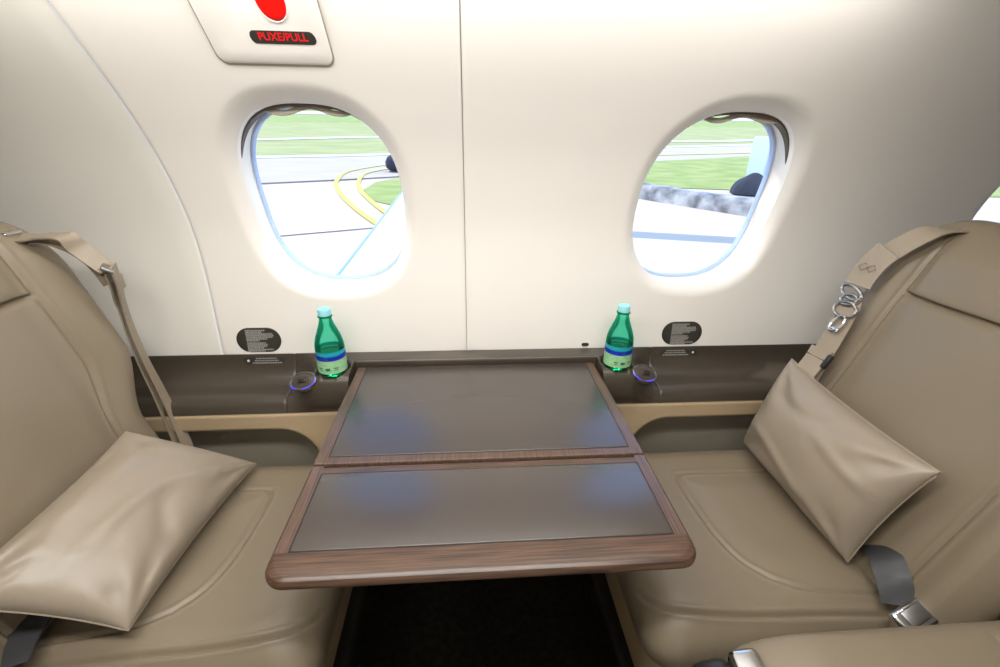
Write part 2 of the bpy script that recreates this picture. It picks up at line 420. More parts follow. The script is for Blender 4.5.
small = [(.0062, -.028, .024), (0, -.032, .028), (-.0062, -.038, .036)]
placard('placard', -.551, .6575, .104, .0200, .0098, [(a_, b_ + .008, c_ + .008) for a_, b_, c_ in small], 'small dark text strip on ledge top edge near the left seat', surf=ledge_surf, dot=-.040)
placard('placard', .556, .6575, .104, .0200, .0098, [(a_, b_ - .008, c_ - .008) for a_, b_, c_ in small], 'small dark text strip on ledge top edge near the right seat', surf=ledge_surf, dot=.040)

# round chrome control with blue glow, set in the shoulder of the ledge
def dial(sg, label):
    x = sg * .420; c = Vector((x, -.052, .655))
    root = empty('ledge_control', tuple(c)); tag(root, label, 'control', 'blue-lit controls in the ledge')
    nrm = Vector((sg * .25, -.62, .74)).normalized(); ux = Vector((1, 0, 0)); ux = (ux - nrm * ux.dot(nrm)).normalized(); uy = nrm.cross(ux)
    P = lambda a, r, h, kx=1.25, ky=.80: c + ux * (r * kx * math.cos(a)) + uy * (r * ky * math.sin(a)) + nrm * h
    def disc(name, prof, m, n=40):
        vv = [P(2 * PI * k / n, r, h) for r, h in prof for k in range(n)]; N_ = n
        ff = [(i * N_ + k, i * N_ + (k + 1) % N_, (i + 1) * N_ + (k + 1) % N_, (i + 1) * N_ + k) for i in range(len(prof) - 1) for k in range(N_)] + [tuple(range(N_)), tuple(range((len(prof) - 1) * N_, len(prof) * N_))]
        return mesh(name, vv, ff, m, root)
    disc('bezel', [(.029, -.012), (.029, .001), (.0275, .003), (.025, .003), (.024, .001)], STEEL)
    disc('face', [(.024, -.004), (.024, .0015), (.019, .003), (.015, .004)], LEDGE)
    vv, ff = rbox((0, 0, 0), (.020, .013, .004), .002)
    M = Matrix((ux, uy, nrm)).transposed().to_4x4(); M.translation = c + nrm * .0055
    mesh('button', [M @ Vector(q) for q in vv], ff, BLACK, root)
    mb = MB()
    a0 = -150 if sg < 0 else -175
    for s0, s1 in ((a0, a0 + 40), (-85, -40), (-30, 10)) if sg < 0 else ((-178, -120), (-95, -45)):
        mb.add(*tube([P(math.radians(lerp(s0, s1, k / 12)), 0.0272, .0032) for k in range(13)], .0009, 6))
    b = mb.build('light_ring', BLUE, root); b['label'] = 'glowing blue light ring'
dial(-1, 'round blue-lit control in dark ledge beside the left bottle')
dial(1, 'round blue-lit control in dark ledge beside the right bottle')

# beige lower sidewall with arched openings, grey recess panel behind
def arch(sg, x_end):
    out = []
    for k in range(13):
        a = math.radians(90 - 90 * k / 12); out.append((sg * (.505 - .09 * math.cos(a)), .425 + .09 * math.sin(a)))
    return out       # from the top of the opening down to its side
right = arch(1, 1.95); left = arch(-1, -1.75)
fr = [(-1.745, .566), (1.945, .566), (1.945, .515)] + right + [(.415, 0.002)] + [(-.415, 0.002)] + left[::-1] + [(-1.745, .515)]
v = [Vector((x, -.054, z)) for x, z in fr]; bmv, bmf = poly_extrude(v, (0, .05, 0))
o = mesh('lower_sidewall', bmv, bmf, BEIGE, None, smooth=True, angle=35); tag(o, kind='structure')
bv = o.modifiers.new('b', 'BEVEL'); bv.width = .010; bv.segments = 4; bv.limit_method = 'ANGLE'; bv.angle_limit = math.radians(50)
mb = MB(); mb.add(*rbox((.1, .035, .27), (3.68, .02, .53), .004)); tag(mb.build('lower_panel', GREYP), kind='structure')

# ------------------------------------------------------------ table
tb = empty('folding_table', (0, -.30, .63)); tag(tb, 'dark walnut fold-out table with brown inset panels between two seats', 'table')
TZ = .660
def leaf(y0, y1, front):
    out = []; w = .3055 if front else .3025
    def arc(cx, cy, r, a0, a1, n=8): return [(cx + r * math.cos(math.radians(lerp(a0, a1, k / n))), cy + r * math.sin(math.radians(lerp(a0, a1, k / n)))) for k in range(n + 1)]
    rb = .034 if front else .002; rt = .002 if front else .006
    out += arc(w - rt, y1 - rt, rt, 0, 90) + arc(-w + rt, y1 - rt, rt, 90, 180)
    if front:
        out += arc(-w + rb, y0 + rb, rb, 180, 262)
        out += arc(w - rb, y0 + rb, rb, 278, 360)
    else: out += arc(-w + rb, y0 + rb, rb, 180, 270) + arc(w - rb, y0 + rb, rb, 270, 360)
    return out
def leaf_mesh(name, out, ctr, edge, m, thick):
    n = len(out); v = []; f = []
    prof = [(0, 0), (edge * .3, -edge * .08), (edge * .7, -edge * .35), (edge, -edge), (edge, -thick + edge * .8), (edge * .6, -thick + edge * .2), (0, -thick)]
    area_in = lambda p, d: (p[0] - math.copysign(min(d, abs(p[0])), p[0]), p[1] + (d if p[1] < ctr else -d))
    for ins, dz in prof:
        for p in out:
            q = area_in(p, edge - ins); v.append((q[0], q[1], TZ + dz))
    for r in range(len(prof) - 1):
        for k in range(n): f.append((r * n + k, r * n + (k + 1) % n, (r + 1) * n + (k + 1) % n, (r + 1) * n + k))
    f.append(tuple(range(n))); f.append(tuple(range((len(prof) - 1) * n, len(prof) * n)))
    return mesh(name, v, f, m, tb, angle=30)
rear = leaf_mesh('rear_leaf', leaf(-.3605, .003, False), -.16, .003, WOODY, .022)
frnt = leaf_mesh('front_leaf', leaf(-.592, -.3635, True), -.48, .010, WOOD, .022)
def inset(name, x0, x1, y0, y1, parent):
    mb = MB(); mb.add([(x0, y0, TZ + .0003), (x1, y0, TZ + .0003), (x1, y1, TZ + .0003), (x0, y1, TZ + .0003)], [(0, 1, 2, 3)])
    g = mb.build('inset_groove', DARK, None, smooth=False); g.parent = parent; g.location = -parent.location - tb.location if False else (0, 0, 0)
    e = .0016; mb = MB()
    mb.add(*rbox(((x0 + x1) / 2, (y0 + y1) / 2, TZ - .0018), (x1 - x0 - 2 * e, y1 - y0 - 2 * e, .006), .0015))
    g2 = mb.build(name, INSET, None); g2.parent = parent; g2.location = (0, 0, 0)
    return g2
inset('inset_panel', -.280, .280, -.343, -.001, rear); inset('inset_panel', -.280, .280, -.546, -.3856, frnt)
for sx in (-1, 1):      # side rails of the front leaf run front to back
    mb = MB(); x0, x1 = sx * .2802, sx * .2985
    mb.add([(x0, -.546, TZ + .0002), (x1, -.546, TZ + .0002), (x1, -.3665, TZ + .0002), (x0, -.3665, TZ + .0002)], [(0, 1, 2, 3)])
    g = mb.build('side_rail', WOODY, None, smooth=False); g.parent = frnt; g.location = (0, 0, 0)
mb = MB(); mb.add(*rbox((0, -.362, .640), (.590, .010, .014), .002)); mb.build('hinge', DARK, tb)
mb = MB(); mb.add(*rbox((0, -.19, .617), (.34, .26, .026), .006)); mb.add(*rbox((0, -.10, .42), (.10, .05, .40), .01)); mb.build('support_arm', BLACK, tb)

# ------------------------------------------------------------ seats
def make_seat(sg, k, label):
    """sg -1: left seat facing right, +1: right seat facing left; k = recline"""
    root = empty('cabin_seat', (sg * .50, -.34, 0)); tag(root, label, 'seat', 'club seats facing each other across the table')
    # cushion, centre (.505, -.335)
    CX, CY = .520, -.323
    pan = [(.80, -.198), (.50, -.198), (.482, -.201), (.470, -.212), (.466, -.230), (.468, -.30), (.474, -.375), (.490, -.430), (.512, -.462), (.545, -.488), (.61, -.510), (.80, -.522)]
    pan = [(p.x, p.y) for p in catmull([(a_, b_, 0) for a_, b_ in pan], 5)]
    rim = [(p.x, p.y) for p in catmull([(.285, -.470, 0), (.30, -.503, 0), (.345, -.526, 0), (.45, -.538, 0), (.80, -.552, 0)], 5)]
    def det(u, v):
        x, y = CX + u, CY + v; d = seg_dist(x, y, pan); w = groove(d, .0030, .0030)
        if inside_poly(x, y, pan): w += .005 * sstep(0, .06, d)
        w += groove(seg_dist(x, y, rim), .0055, .0030)
        w += .0035 * math.sin(x * 23 + 5 * y) * math.sin(y * 19 + 2) * .5
        w -= .006 * sstep(.40, .25, x)
        return w
    xf = lambda u, v, w: Vector((sg * (CX + u), CY + v, .388 + w - (0.0 if w > 0 else 0)))
    v_, f_ = slab(.490, .500, .070, .085, (.04, .05, .06, .03), .072, (290, 290), det, xf)
    mesh('seat_cushion', v_, f_, LEATHER, root)
    # shell / base
    mb = MB(); mb.add(*rbox((sg * .545, -.345, .225), (.44, .50, .235), .05, 5)); mb.build('seat_base', BEIGE, root)
    mb = MB(); mb.add(*rbox((sg * .50, -.345, .065), (.40, .36, .13), .02, 3)); mb.build('pedestal', BLACK, root)
    # backrest
    VC = .705; W, H = .53, .745; CYB = -.352
    L = math.sqrt(1 + k * k)
    def xfb(u, v, w):
        z = VC + v / L; x = .722 + k * (z - .46)
        if sg < 0:
            t_ = sstep(.60, .78, z) * sstep(0, .25, u); z -= .016 * sstep(.85, 1.05, z); u += .052 * t_
            w += .022 * t_ * sstep(.16, .24, u)
        else: z -= .014 * sstep(.85, 1.05, z)
        return Vector((sg * (x - (w - .045) / L), CYB + u, z - (w - .045) * k / L * .9))
    seamY = (.167, -.173)      # u of window-side and aisle-side seams
    zv = lambda z: (z - VC) * L
    hv = zv(.912)
    def detb(u, v):
        z = VC + v / L; w = 0
        for s_ in seamY: w += groove(abs(u - s_), .0045, .0030)
        outb = max(u - seamY[0], seamY[1] - u)
        w += .016 * sstep(0, .045, outb)
        if outb < 0:
            e = min(seamY[0] - u, u - seamY[1])
            w -= .012 * math.exp(-((v - hv) / .006) ** 2) * sstep(-.002, .01, e)
            if v > hv: w += .014 * (1 - math.exp(-(v - hv) / .02)) * sstep(0, .03, e)
            else: w += .006 * (1 - math.exp((v - hv) / .03)) * sstep(0, .05, e)
        w += .0025 * math.sin(u * 31 + v * 9) * math.sin(v * 17)
        return w
    v_, f_ = slab(W, H, .045, .075, (.10, .10, .04, .04), .055, (260, 300), detb, xfb)
    mesh('backrest', v_, f_, LEATHER, root)
    return root
seatL = make_seat(-1, .285, 'taupe leather seat at the left under the left window')
seatR = make_seat(1, .36, 'taupe leather seat at the right with an armrest in front')

# right seat armrest with latch
def arm():
    ar = .335; 
    v_, f_ = [], []
    def xfa(u, v, w): return Vector((.70 + u, -.690 + v - .0 , .530 + w - .012 * sstep(-.25, -.37, u)))
    def deta(u, v): return groove(abs(u - .005 + .25 * v), .003, .003)
    v_, f_ = slab(.74, .125, .045, .06, (.03, .045, .045, .03), .045, (140, 40), deta, xfa)
    a_ = mesh('armrest', v_, f_, LEATHER, seatR)
    def kid(mb, name, m, **k):
        o = mb.build(name, m, None, **k); o.parent = a_; o.location = (0, 0, 0); return o
    mb = MB(); mb.add(*rbox((.298, -.688, .536), (.056, .064, .050), .018, 4, (0, -.25, 0))); kid(mb, 'recline_button', BLACK)
    mb = MB(); mb.add(*rbox((.342, -.688, .548), (.042, .066, .048), .010, 4, (0, -.1, 0))); kid(mb, 'button_cap', CHROME)['label'] = 'chrome cap'
arm()

# harness on the right seat
EMB = mat('emblem_thread', srgb(112, 98, 82), .6)
def seat_harness_right():
    root = empty('shoulder_harness', (.86, -.13, 1.0)); tag(root, 'taupe shoulder strap with steel buckle on the right seat bolster', 'seat belt')
    def F(px, y, z, off): 
        return Vector((px - off, y, z))
    pts = [(.955, -.185, 1.040), (.905, -.172, 1.040), (.872, -.152, 1.012), (.848, -.130, .968), (.824, -.128, .915)]
    sd = [(-.2, 1, -.1), (-.25, 1, .0), (-.25, 1, .1), (-.25, 1, .1), (-.25, 1, .1)]
    mb = MB(); mb.add(*ribbon(pts, [Vector(s_) for s_ in sd], .044, .003)); mb.build('upper_strap', WEB, root)
    pts = [(.857, -.139, .990), (.845, -.131, .965), (.832, -.128, .935), (.822, -.130, .910)]
    mb = MB(); mb.add(*ribbon([Vector(p) + Vector((-.006, 0, .002)) for p in pts], [Vector((-.3, 1, .05))] * 4, .054, .006)); pad = mb.build('strap_pad', WEB, root)
    # lozenge logo stitched on the pad
    c0 = Vector((.829, -.131, .952)); ux = Vector((-.3, 1, .05)).normalized(); uz = Vector((.45, -.05, .9)).normalized()
    mb = MB()
    for sgn in (-1, 1):
        c1 = c0 + ux * (.0085 * sgn) + Vector((-.0055, 0, .001)); r = .0085
        q = [c1 + ux * r, c1 + uz * r, c1 - ux * r, c1 - uz * r]; mb.add(*tube(q, .0009, 5, True))
    o = mb.build('stitched_emblem', EMB, None); o.parent = pad; o.location = (0, 0, 0)
    # buckle: two rings and a tongue
    def ring(c, rx, rz, r, tilt=0):
        cc = Vector(c); X = Vector((-.30, 1, .05)).normalized(); Z = Vector((.40, -.05, .92)).normalized()
        ct, st = math.cos(tilt), math.sin(tilt)
        return tube([cc + (X * ct + Z * st) * (rx * math.cos(a_)) + (Z * ct - X * st) * (rz * math.sin(a_)) for a_ in [2 * PI * i_ / 28 for i_ in range(28)]], r, 8, True)
    mb = MB(); mb.add(*ring((.806, -.132, .897), .026, .012, .0042, .35)); mb.add(*ring((.800, -.138, .882), .016, .012, .0040, -.2))
    mb.add(*ring((.792, -.145, .862), .023, .017, .0034, .1)); mb.build('buckle_ring', STEEL, root)
    mb = MB(); mb.add(*ring((.779, -.152, .832), .0105, .019, .0032, .1)); mb.add(*rbox((.776, -.153, .818), (.005, .020, .010), .002, 3, (0, .4, 0))); mb.build('tongue', CHROME, root)
    pts = [(.806, -.138, .878), (.798, -.146, .858), (.787, -.150, .822), (.770, -.156, .775), (.752, -.160, .725), (.738, -.165, .685), (.722, -.170, .640)]
    mb = MB(); mb.add(*ribbon(pts, [Vector((-.3, 1, .05))] * 7, .044, .003)); mb.build('lower_strap', WEB, root)
    pts = [(.764, -.156, .772), (.752, -.160, .745), (.736, -.163, .715), (.721, -.167, .672)]
    mb = MB(); mb.add(*ribbon([Vector(p) + Vector((-.004, 0, 0)) for p in pts], [Vector((-.3, 1, .05))] * 4, .046, .004)); mb.build('strap_fold', WEB, root)
    mb = MB(); mb.add(*rbox((.757, -.183, .752), (.010, .012, .034), .003, 3, (0, .4, 0))); mb.add(*tube([(.752 + .007, -.161 - .024, .750), (.752, -.161, .752), (.752 - .007, -.161 + .024, .753)], .0028, 8)); mb.build('adjuster', BLACK, root)
_b = set(col.objects)
seat_harness_right()
for o_ in set(col.objects) - _b:
    if o_.type == 'MESH': o_.data.transform(Matrix.Translation((.016, 0, -.004)))
def seat_harness_left():
    root = empty('shoulder_harness', (-.80, -.09, 1.0)); tag(root, 'thin taupe shoulder strap draped over the left seat back edge', 'seat belt')
    A = [(-.97, -.11, 1.022), (-.90, -.10, 1.012), (-.86, -.10, 1.008), (-.825, -.10, 1.012), (-.795, -.095, 1.008), (-.785, -.086, .985), (-.770, -.080, .962), (-.755, -.074, .940)]
    S = [(0, 1, .3), (0, 1, .2), (.1, 1, .2), (.2, 1, .1), (.4, 1, .0), (.6, 1, .2), (.6, 1, .2), (.5, 1, .2)]
    mb = MB(); mb.add(*ribbon(A, [Vector(s_) for s_ in S], .034, .003)); mb.build('upper_strap', WEB, root)
    B = [(-.86, -.09, 1.000), (-.83, -.085, 1.000), (-.80, -.08, .985), (-.785, -.070, .962), (-.775, -.064, .935), (-.768, -.06, .905)]
    mb = MB(); mb.add(*ribbon(B, [Vector((.5, 1, .2))] * 6, .030, .003)); mb.build('second_strap', WEB, root)
    mb = MB(); mb.add(*rbox((-.752, -.075, .942), (.008, .036, .022), .003, 3, (.2, -.9, .3))); mb.build('buckle', STEEL, root)
    mb = MB(); mb.add(*rbox((-.895, -.105, 1.018), (.045, .036, .007), .003, 3)); mb.build('strap_slider', CHROME, root)
    Cc = [(-.757, -.066, .935), (-.765, -.055, .895), (-.780, -.040, .850), (-.786, -.034, .780), (-.782, -.032, .700), (-.770, -.033, .620), (-.756, -.040, .545), (-.742, -.050, .480), (-.738, -.060, .42)]
    S2 = [Vector(s_) for s_ in ((-.2, 1, 0), (-.3, 1, -.2), (-.4, 1, -.2), (-.35, 1, -.2), (-.25, 1, -.15), (-.1, 1, -.1), (.1, 1, -.05), (.35, 1, 0), (.6, 1, .05))]
    mb = MB(); mb.add(*ribbon(Cc, S2, .044, .003)); mb.build('lower_strap', WEB, root)
    C2 = [Vector(c_) + Vector((.016, -.010, .012)) for i_, c_ in enumerate(Cc)]
    mb = MB(); mb.add(*ribbon(C2, S2, .026, .003)); mb.build('folded_strap', WEB, root)
    mb = MB(); mb.add(*rbox((-.762, -.045, .905), (.012, .018, .032), .004, 3)); mb.build('strap_end', WEB, root)
seat_harness_left()
# lap belts
def lap_belt(sg, label, pts, buckle, rotz):
    root = empty('lap_belt', pts[0]); tag(root, label, 'seat belt')
    mb = MB(); mb.add(*ribbon(pts, [Vector((1, .45 * -sg, .1))] * len(pts) if False else SDS[sg], .052, .003)); mb.build('webbing', WEBD, root)
    mb = MB(); mb.add(*rbox(buckle, (.062, .042, .020), .007, 4, rotz)); mb.build('buckle', CHROME, root)
    mb = MB(); mb.add(*rbox((buckle[0] , buckle[1] - .0, buckle[2] + .009), (.040, .026, .008), .003, 3, rotz)); mb.build('buckle_lever', STEEL, root)
SDS = {1: [Vector((1, .2, .55))] * 4, -1: [Vector((1, -.15, .1))] * 4}
lap_belt(1, 'dark grey lap belt with chrome buckle on the right seat', [(.742, -.440, .495), (.728, -.478, .512), (.712, -.520, .503), (.702, -.556, .478)], (.703, -.580, .480), (.35, -.35, .25))
lap_belt(-1, 'dark grey lap belt below the pillow on the left seat', [(-.715, -.455, .490), (-.714, -.490, .492), (-.708, -.530, .489), (-.700, -.566, .478)], (-.705, -.592, .470), (.15, 0, -.1))

# ------------------------------------------------------------ pillows
def pillow(corners, T, Tb, label, folds, flat_edge=None):
    A, B, C_, D = [Vector(c) for c in corners]     # A(u0,v0) B(u1,v0) C(u1,v1) D(u0,v1)
    c = (A + B + C_ + D) / 4; U = ((B - A) + (C_ - D)).normalized(); V = ((D - A) + (C_ - B)).normalized(); N = U.cross(V).normalized()
    root = empty('throw_pillow', tuple(c)); tag(root, label, 'pillow', 'taupe leather pillows on the seats')
    n = 110; v = []; f = []
    rnd = random.Random(3)
    for side in (1, -1):
        base = len(v)
        for j in range(n + 1):
            for i in range(n + 1):
                a = math.sin((-1 + 2 * i / n) * PI / 2); b = math.sin((-1 + 2 * j / n) * PI / 2)
                pa = a * (1 - .045 * (1 - b * b)); pb = b * (1 - .07 * (1 - a * a))
                s_, t_ = (pa + 1) / 2, (pb + 1) / 2
                p = A * (1 - s_) * (1 - t_) + B * s_ * (1 - t_) + C_ * s_ * t_ + D * (1 - s_) * t_
                env = max(0, (1 - a * a) * (1 - b * b))
                h = (T if side > 0 else Tb) * env ** .42
                if side > 0:
                    w = 0
                    for q, (ca, cb) in enumerate(((-1, -1), (1, -1), (1, 1), (-1, 1))):
                        rr = math.hypot(a - ca, b - cb); th = math.atan2(abs(b - cb), abs(a - ca))
                        w += folds[0] * math.exp(-(rr / .75) ** 2) * math.sin(th * folds[1 + q] + q * 1.7) * min(1, rr * 2.2)
                    for (x0, y0, bx, by, x1, y1, amp, wd) in folds[5:]:      # long soft creases
                        pl = [((1 - t) ** 2 * x0 + 2 * t * (1 - t) * bx + t * t * x1, (1 - t) ** 2 * y0 + 2 * t * (1 - t) * by + t * t * y1) for t in (0, .15, .3, .45, .6, .75, .9, 1)]
                        d = seg_dist(a, b, pl); e0 = min(math.hypot(a - x0, b - y0), math.hypot(a - x1, b - y1))
                        w += amp * math.exp(-(d / wd) ** 2) * sstep(0, .35, e0 + .12)
                    w += .0014 * math.sin(6 * a + 4 * b * b + 1) * math.sin(5 * b + 2 * a)
                    h += w * min(1, env * 5)
                v.append(p + N * (h * side))
        for j in range(n):
            for i in range(n):
                k = base + j * (n + 1) + i; f.append((k, k + 1, k + n + 2, k + n + 1))
    mesh('pillow_body', v, f, PILLOWM, root)
    rimp = []
    for q in [(-1 + 2 * i / 30, -1) for i in range(30)] + [(1, -1 + 2 * i / 30) for i in range(30)] + [(1 - 2 * i / 30, 1) for i in range(30)] + [(-1, 1 - 2 * i / 30) for i in range(30)]:
        a, b = q; pa = a * (1 - .045 * (1 - b * b)); pb = b * (1 - .07 * (1 - a * a)); s_, t_ = (pa + 1) / 2, (pb + 1) / 2
        rimp.append(A * (1 - s_) * (1 - t_) + B * s_ * (1 - t_) + C_ * s_ * t_ + D * (1 - s_) * t_)
    mb = MB(); mb.add(*tube(rimp, .0018, 6, True)); mb.build('seam_piping', PILLOWM, root)
    return root
# left pillow: A upper window side, B lower window side, C lower aisle side, D upper aisle side
pillow([(-.555, -.530, .492), (-.529, -.134, .480), (-.728, -.205, .632), (-.755, -.560, .605)][0:4], .062, .035,
       'taupe leather pillow lying low on the left seat',
       [.0045, 9, 8, 7, 10, (-.75, .55, .1, .75, .62, .45, .006, .16), (-.55, .1, .25, .1, .5, -.55, .006, .13), (-.35, -.95, -.25, -.4, .1, -.25, -.005, .10)])
pillow([(.684, -.118, .482), (.680, -.470, .478), (.748, -.487, .703), (.748, -.113, .720)][::1], .070, .035,
       'taupe leather pillow propped against the right seat back',
       [.0045, 7, 9, 8, 7, (.45, -.75, -.1, -.35, -.75, -.30, .006, .13), (-.8, .5, -.2, .4, .2, .7, -.004, .12), (.9, .2, .5, .25, .1, .5, .004, .10)])

# ------------------------------------------------------------ bottles
INK = mat('label_print_ink', srgb(40, 110, 90), .5)
def bottle(x, y, z, label, rot):
    K = .86; n0 = len(col.objects)
    root = empty('water_bottle', (x, y, z)); tag(root, label, 'bottle', 'green water bottles')
    c = (x, y, z); R = .0335
    prof = [(.012, .004), (.024, .0), (.029, .002), (R, .010), (R, .065), (R * .985, .069), (R, .073), (R, .092), (R * .97, .104), (R * .86, .122), (R * .68, .142), (R * .52, .160), (R * .43, .174), (R * .40, .184), (.0132, .187), (.0132, .196)]
    v, f = lathe(prof, c, 56); mesh('bottle_body', v, f, BOTTLE, root)
    v, f = lathe([(.0155, .183), (.0165, .184), (.0165, .1865), (.0145, .188)], c, 40); mesh('neck_ring', v, f, BOTTLE, root)
    v, f = lathe([(.0140, .188), (.0150, .189), (.0150, .205), (.0140, .208), (.008, .2085)], c, 40); mesh('cap', v, f, CAP, root)['label'] = 'pale blue screw cap'
    def band(name, z0, z1, m, par, ro=.0006):
        v, f = lathe([(R + ro, z0), (R + ro, (z0 + z1) / 2), (R + ro, z1)], c, 56, cap=False); return mesh(name, v, f, m, par)
    lb = band('paper_label', .014, .062, LABW, root)
    b2 = band('label_band', .057, .069, LABB, None, .0010); b2.parent = lb; b2.location = (0, 0, 0)
    b3 = band('label_top', .071, .084, LABT, None, .0005); b3.parent = lb; b3.location = (0, 0, 0)
    for k, (a_, z_, w_, h_) in enumerate([(-1.60, .030, .30, .008), (-1.05, .033, .30, .003), (-1.05, .027, .30, .002), (-2.1, .033, .28, .003), (-2.1, .027, .28, .002), (-1.6, .063, .22, .0035)]):
        a_ += rot; pts = []
        for i in range(6):
            aa = a_ - w_ / 2 + w_ * i / 5
            for zz in (z_ - h_ / 2, z_ + h_ / 2): pts.append((x + (R + .0014) * math.cos(aa), y + (R + .0014) * math.sin(aa), z + zz))
        mb = MB(); mb.add(pts, [(2 * i, 2 * i + 2, 2 * i + 3, 2 * i + 1) for i in range(5)])
        g = mb.build('label_print', INK, None); g.parent = lb; g.location = (0, 0, 0)
    # water inside
    v, f = lathe([(.02, .006), (R - .003, .012), (R - .003, .080), (0.001, .080)], c, 40); mesh('water', v, f, WATER, root)
WATER = glassy('water', (1, 1, 1, 1), srgb(225, 252, 240))
_b = set(col.objects)
bottle(CUPS[0][0], CUPS[0][1], .6617, 'green water bottle on the ledge, left of the table', 0.0)
bottle(CUPS[1][0], CUPS[1][1], .6617, 'green water bottle on the ledge, right of the table', .1)
for o_ in set(col.objects) - _b:      # bottles are a little squatter
    if o_.type == 'MESH':
        for q in o_.data.vertices: q.co.z = .6617 + (q.co.z - .6617) * .80

# ------------------------------------------------------------ outside
SL, GZ = .062, -1.0
def gp(x, y, h=0.0): return Vector((x, y, GZ + SL * y + h))
def ground(name, pts, m, h, label=None, cat=None):
    v = [gp(x, y, h) for x, y in pts]; vv, ff = poly_extrude(v, (0, 0, -.01 if h > 0 else -.2)); o = mesh(name, vv, ff, m, smooth=False)
    return tag(o, kind='structure')
APRON = mat('apron_concrete', srgb(224, 206, 184), .9, var=(.5, srgb(230, 213, 192), (1, 1, 1)))
GRASS = mat('mown_grass', srgb(156, 170, 88), .95, var=(1.1, srgb(182, 188, 112), (1, 1.6, 1)))
GRASSD = mat('dry_grass', srgb(172, 176, 106), .95, var=(.9, srgb(194, 190, 130), (.5, 2, 1)))
ASPH = mat('taxiway_asphalt', srgb(208, 190, 176), .9, var=(.6, srgb(214, 198, 184), (1, 2, 1)))
PALE = mat('pale_concrete', srgb(236, 230, 222), .9)
YEL = mat('yellow_paint', srgb(226, 214, 110), .8)
JOINT = mat('tar_joint', srgb(130, 108, 96), .9)
ground('apron', [(-80, .4), (80, .4), (80, 26), (-80, 14)], APRON, 0)
ground('grass_field', [(-90, 30), (90, 30), (160, 170), (-160, 170)], GRASS, -.012)
ground('grass_verge', [(-90, -8), (90, 46), (90, 60), (-90, 40)], GRASSD, .006)
ground('taxiway', [(-40, .5), (-6.0, 12.76), (-2.4, 14.2), (8.84, 19.6), (15.2, 22.6), (60, 40), (60, 46), (14, 27.2), (-3.44, 20.85), (-8.7, 19.16), (-40, 9.5)], ASPH, .014)
def strip(name, pts, w, m, h):
    C = catmull([(p[0], p[1], 0) for p in pts], 8); L = []; R_ = []
    for i, p in enumerate(C):
        t = (C[min(i + 1, len(C) - 1)] - C[max(i - 1, 0)]).normalized(); n = Vector((-t.y, t.x, 0)) * w / 2
        L.append(gp(*(p + n)[:2], h)); R_.append(gp(*(p - n)[:2], h))
    k = len(C); f = [(i, i + 1, k + i + 1, k + i) for i in range(k - 1)]
    return tag(mesh(name, L + R_, f, m, smooth=False), kind='structure')
strip('runway_edge', [(-30, 19), (-12.2, 27.7), (-5.3, 31.2), (4, 31.8), (15.1, 31.2), (23.2, 34.2), (40, 42)], 1.3, PALE, .03)
strip('taxiway_edge', [(-20, 15.5), (-8.7, 19.2), (-3.44, 20.9), (14, 27.4), (30, 33)], .8, PALE, .03)
strip('taxiway_edge', [(-20, 7.7), (-6.0, 12.85), (-2.4, 14.3), (4, 17.2)], .12, JOINT, .03)
ground('far_runway', [(-160, 64), (160, 84), (160, 96), (-160, 80)], PALE, .03)
strip('yellow_line', [(2.5, 19.0), (-1.5, 18.0), (-2.85, 17.4), (-4.0, 15.5), (-3.95, 13.6), (-3.66, 12.4), (-3.04, 10.7), (-1.97, 8.45), (-.5, 6.0)], .13, YEL, .035)
strip('yellow_line', [(2.5, 17.6), (-1.2, 16.8), (-2.6, 16.3), (-3.35, 15.1), (-3.30, 13.6), (-3.05, 12.4), (-2.62, 11.1), (-1.66, 8.9), (-.2, 6.5)], .13, YEL, .035)
strip('yellow_line', [(4, 20.3), (9.5, 22.0), (16.5, 24.2), (30, 30)], .3, YEL, .035)
ground('grass_island', [(-2.85, 12.0), (-2.75, 13.3), (-2.3, 14.0), (0, 15.0), (4.5, 17.3), (4.5, 12), (-1.2, 9.6), (-1.75, 10.0), (-2.3, 10.5)], GRASS, .022)
strip('apron_joint', [(-8, 5.6), (-3.49, 7.32), (-2.0, 7.88), (0, 8.7)], .05, JOINT, .012)
ground('grass_patch', [(5.0, 12.9), (9.0, 12.2), (20, 11), (22, 25), (15.2, 22.4), (8.84, 19.7), (5.0, 18.0)], GRASS, .022)
# wing
WHITEP = mat('white_aircraft_paint', srgb(244, 246, 250), .35)
BOOT = mat('blue_grey_leading_edge', srgb(150, 175, 215), .4)
wg = empty('aircraft_wing', (-.2, .6, -.05)); tag(wg, 'white aircraft wing with blue-grey edge seen through the left window', 'wing')
def wing():
    st = []
    for y, xl, c, zt in ((.55, -1.18, 2.1, -.045), (2.76, -1.18, 1.75, .05), (5.1, -1.175, 1.45, .155), (7.5, -1.17, 1.1, .26)):
        ring = []
        for u, h in ((0, -.035), (.008, -.012), (.03, .0), (.10, .012), (.30, .025), (.6, .018), (1, -.03), (.6, -.10), (.2, -.12), (.03, -.075)):
            ring.append((xl + u * c, y, zt + h * (c / 1.75)))
        st.append(ring)
    n = len(st[0]); v = [p for r in st for p in r]
    f = [(i * n + k, i * n + (k + 1) % n, (i + 1) * n + (k + 1) % n, (i + 1) * n + k) for i in range(3) for k in range(n)] + [tuple(range(n)), tuple(range(3 * n, 4 * n))]
    mesh('wing_skin', v, f, WHITEP, wg)
    mb = MB(); mb.add(*ribbon([(r[1][0] - .004, r[1][1], r[1][2] - .004) for r in st], [Vector((1, 0, .5))] * 4, .045, .02)); mb.build('leading_edge', BOOT, wg)
wing()
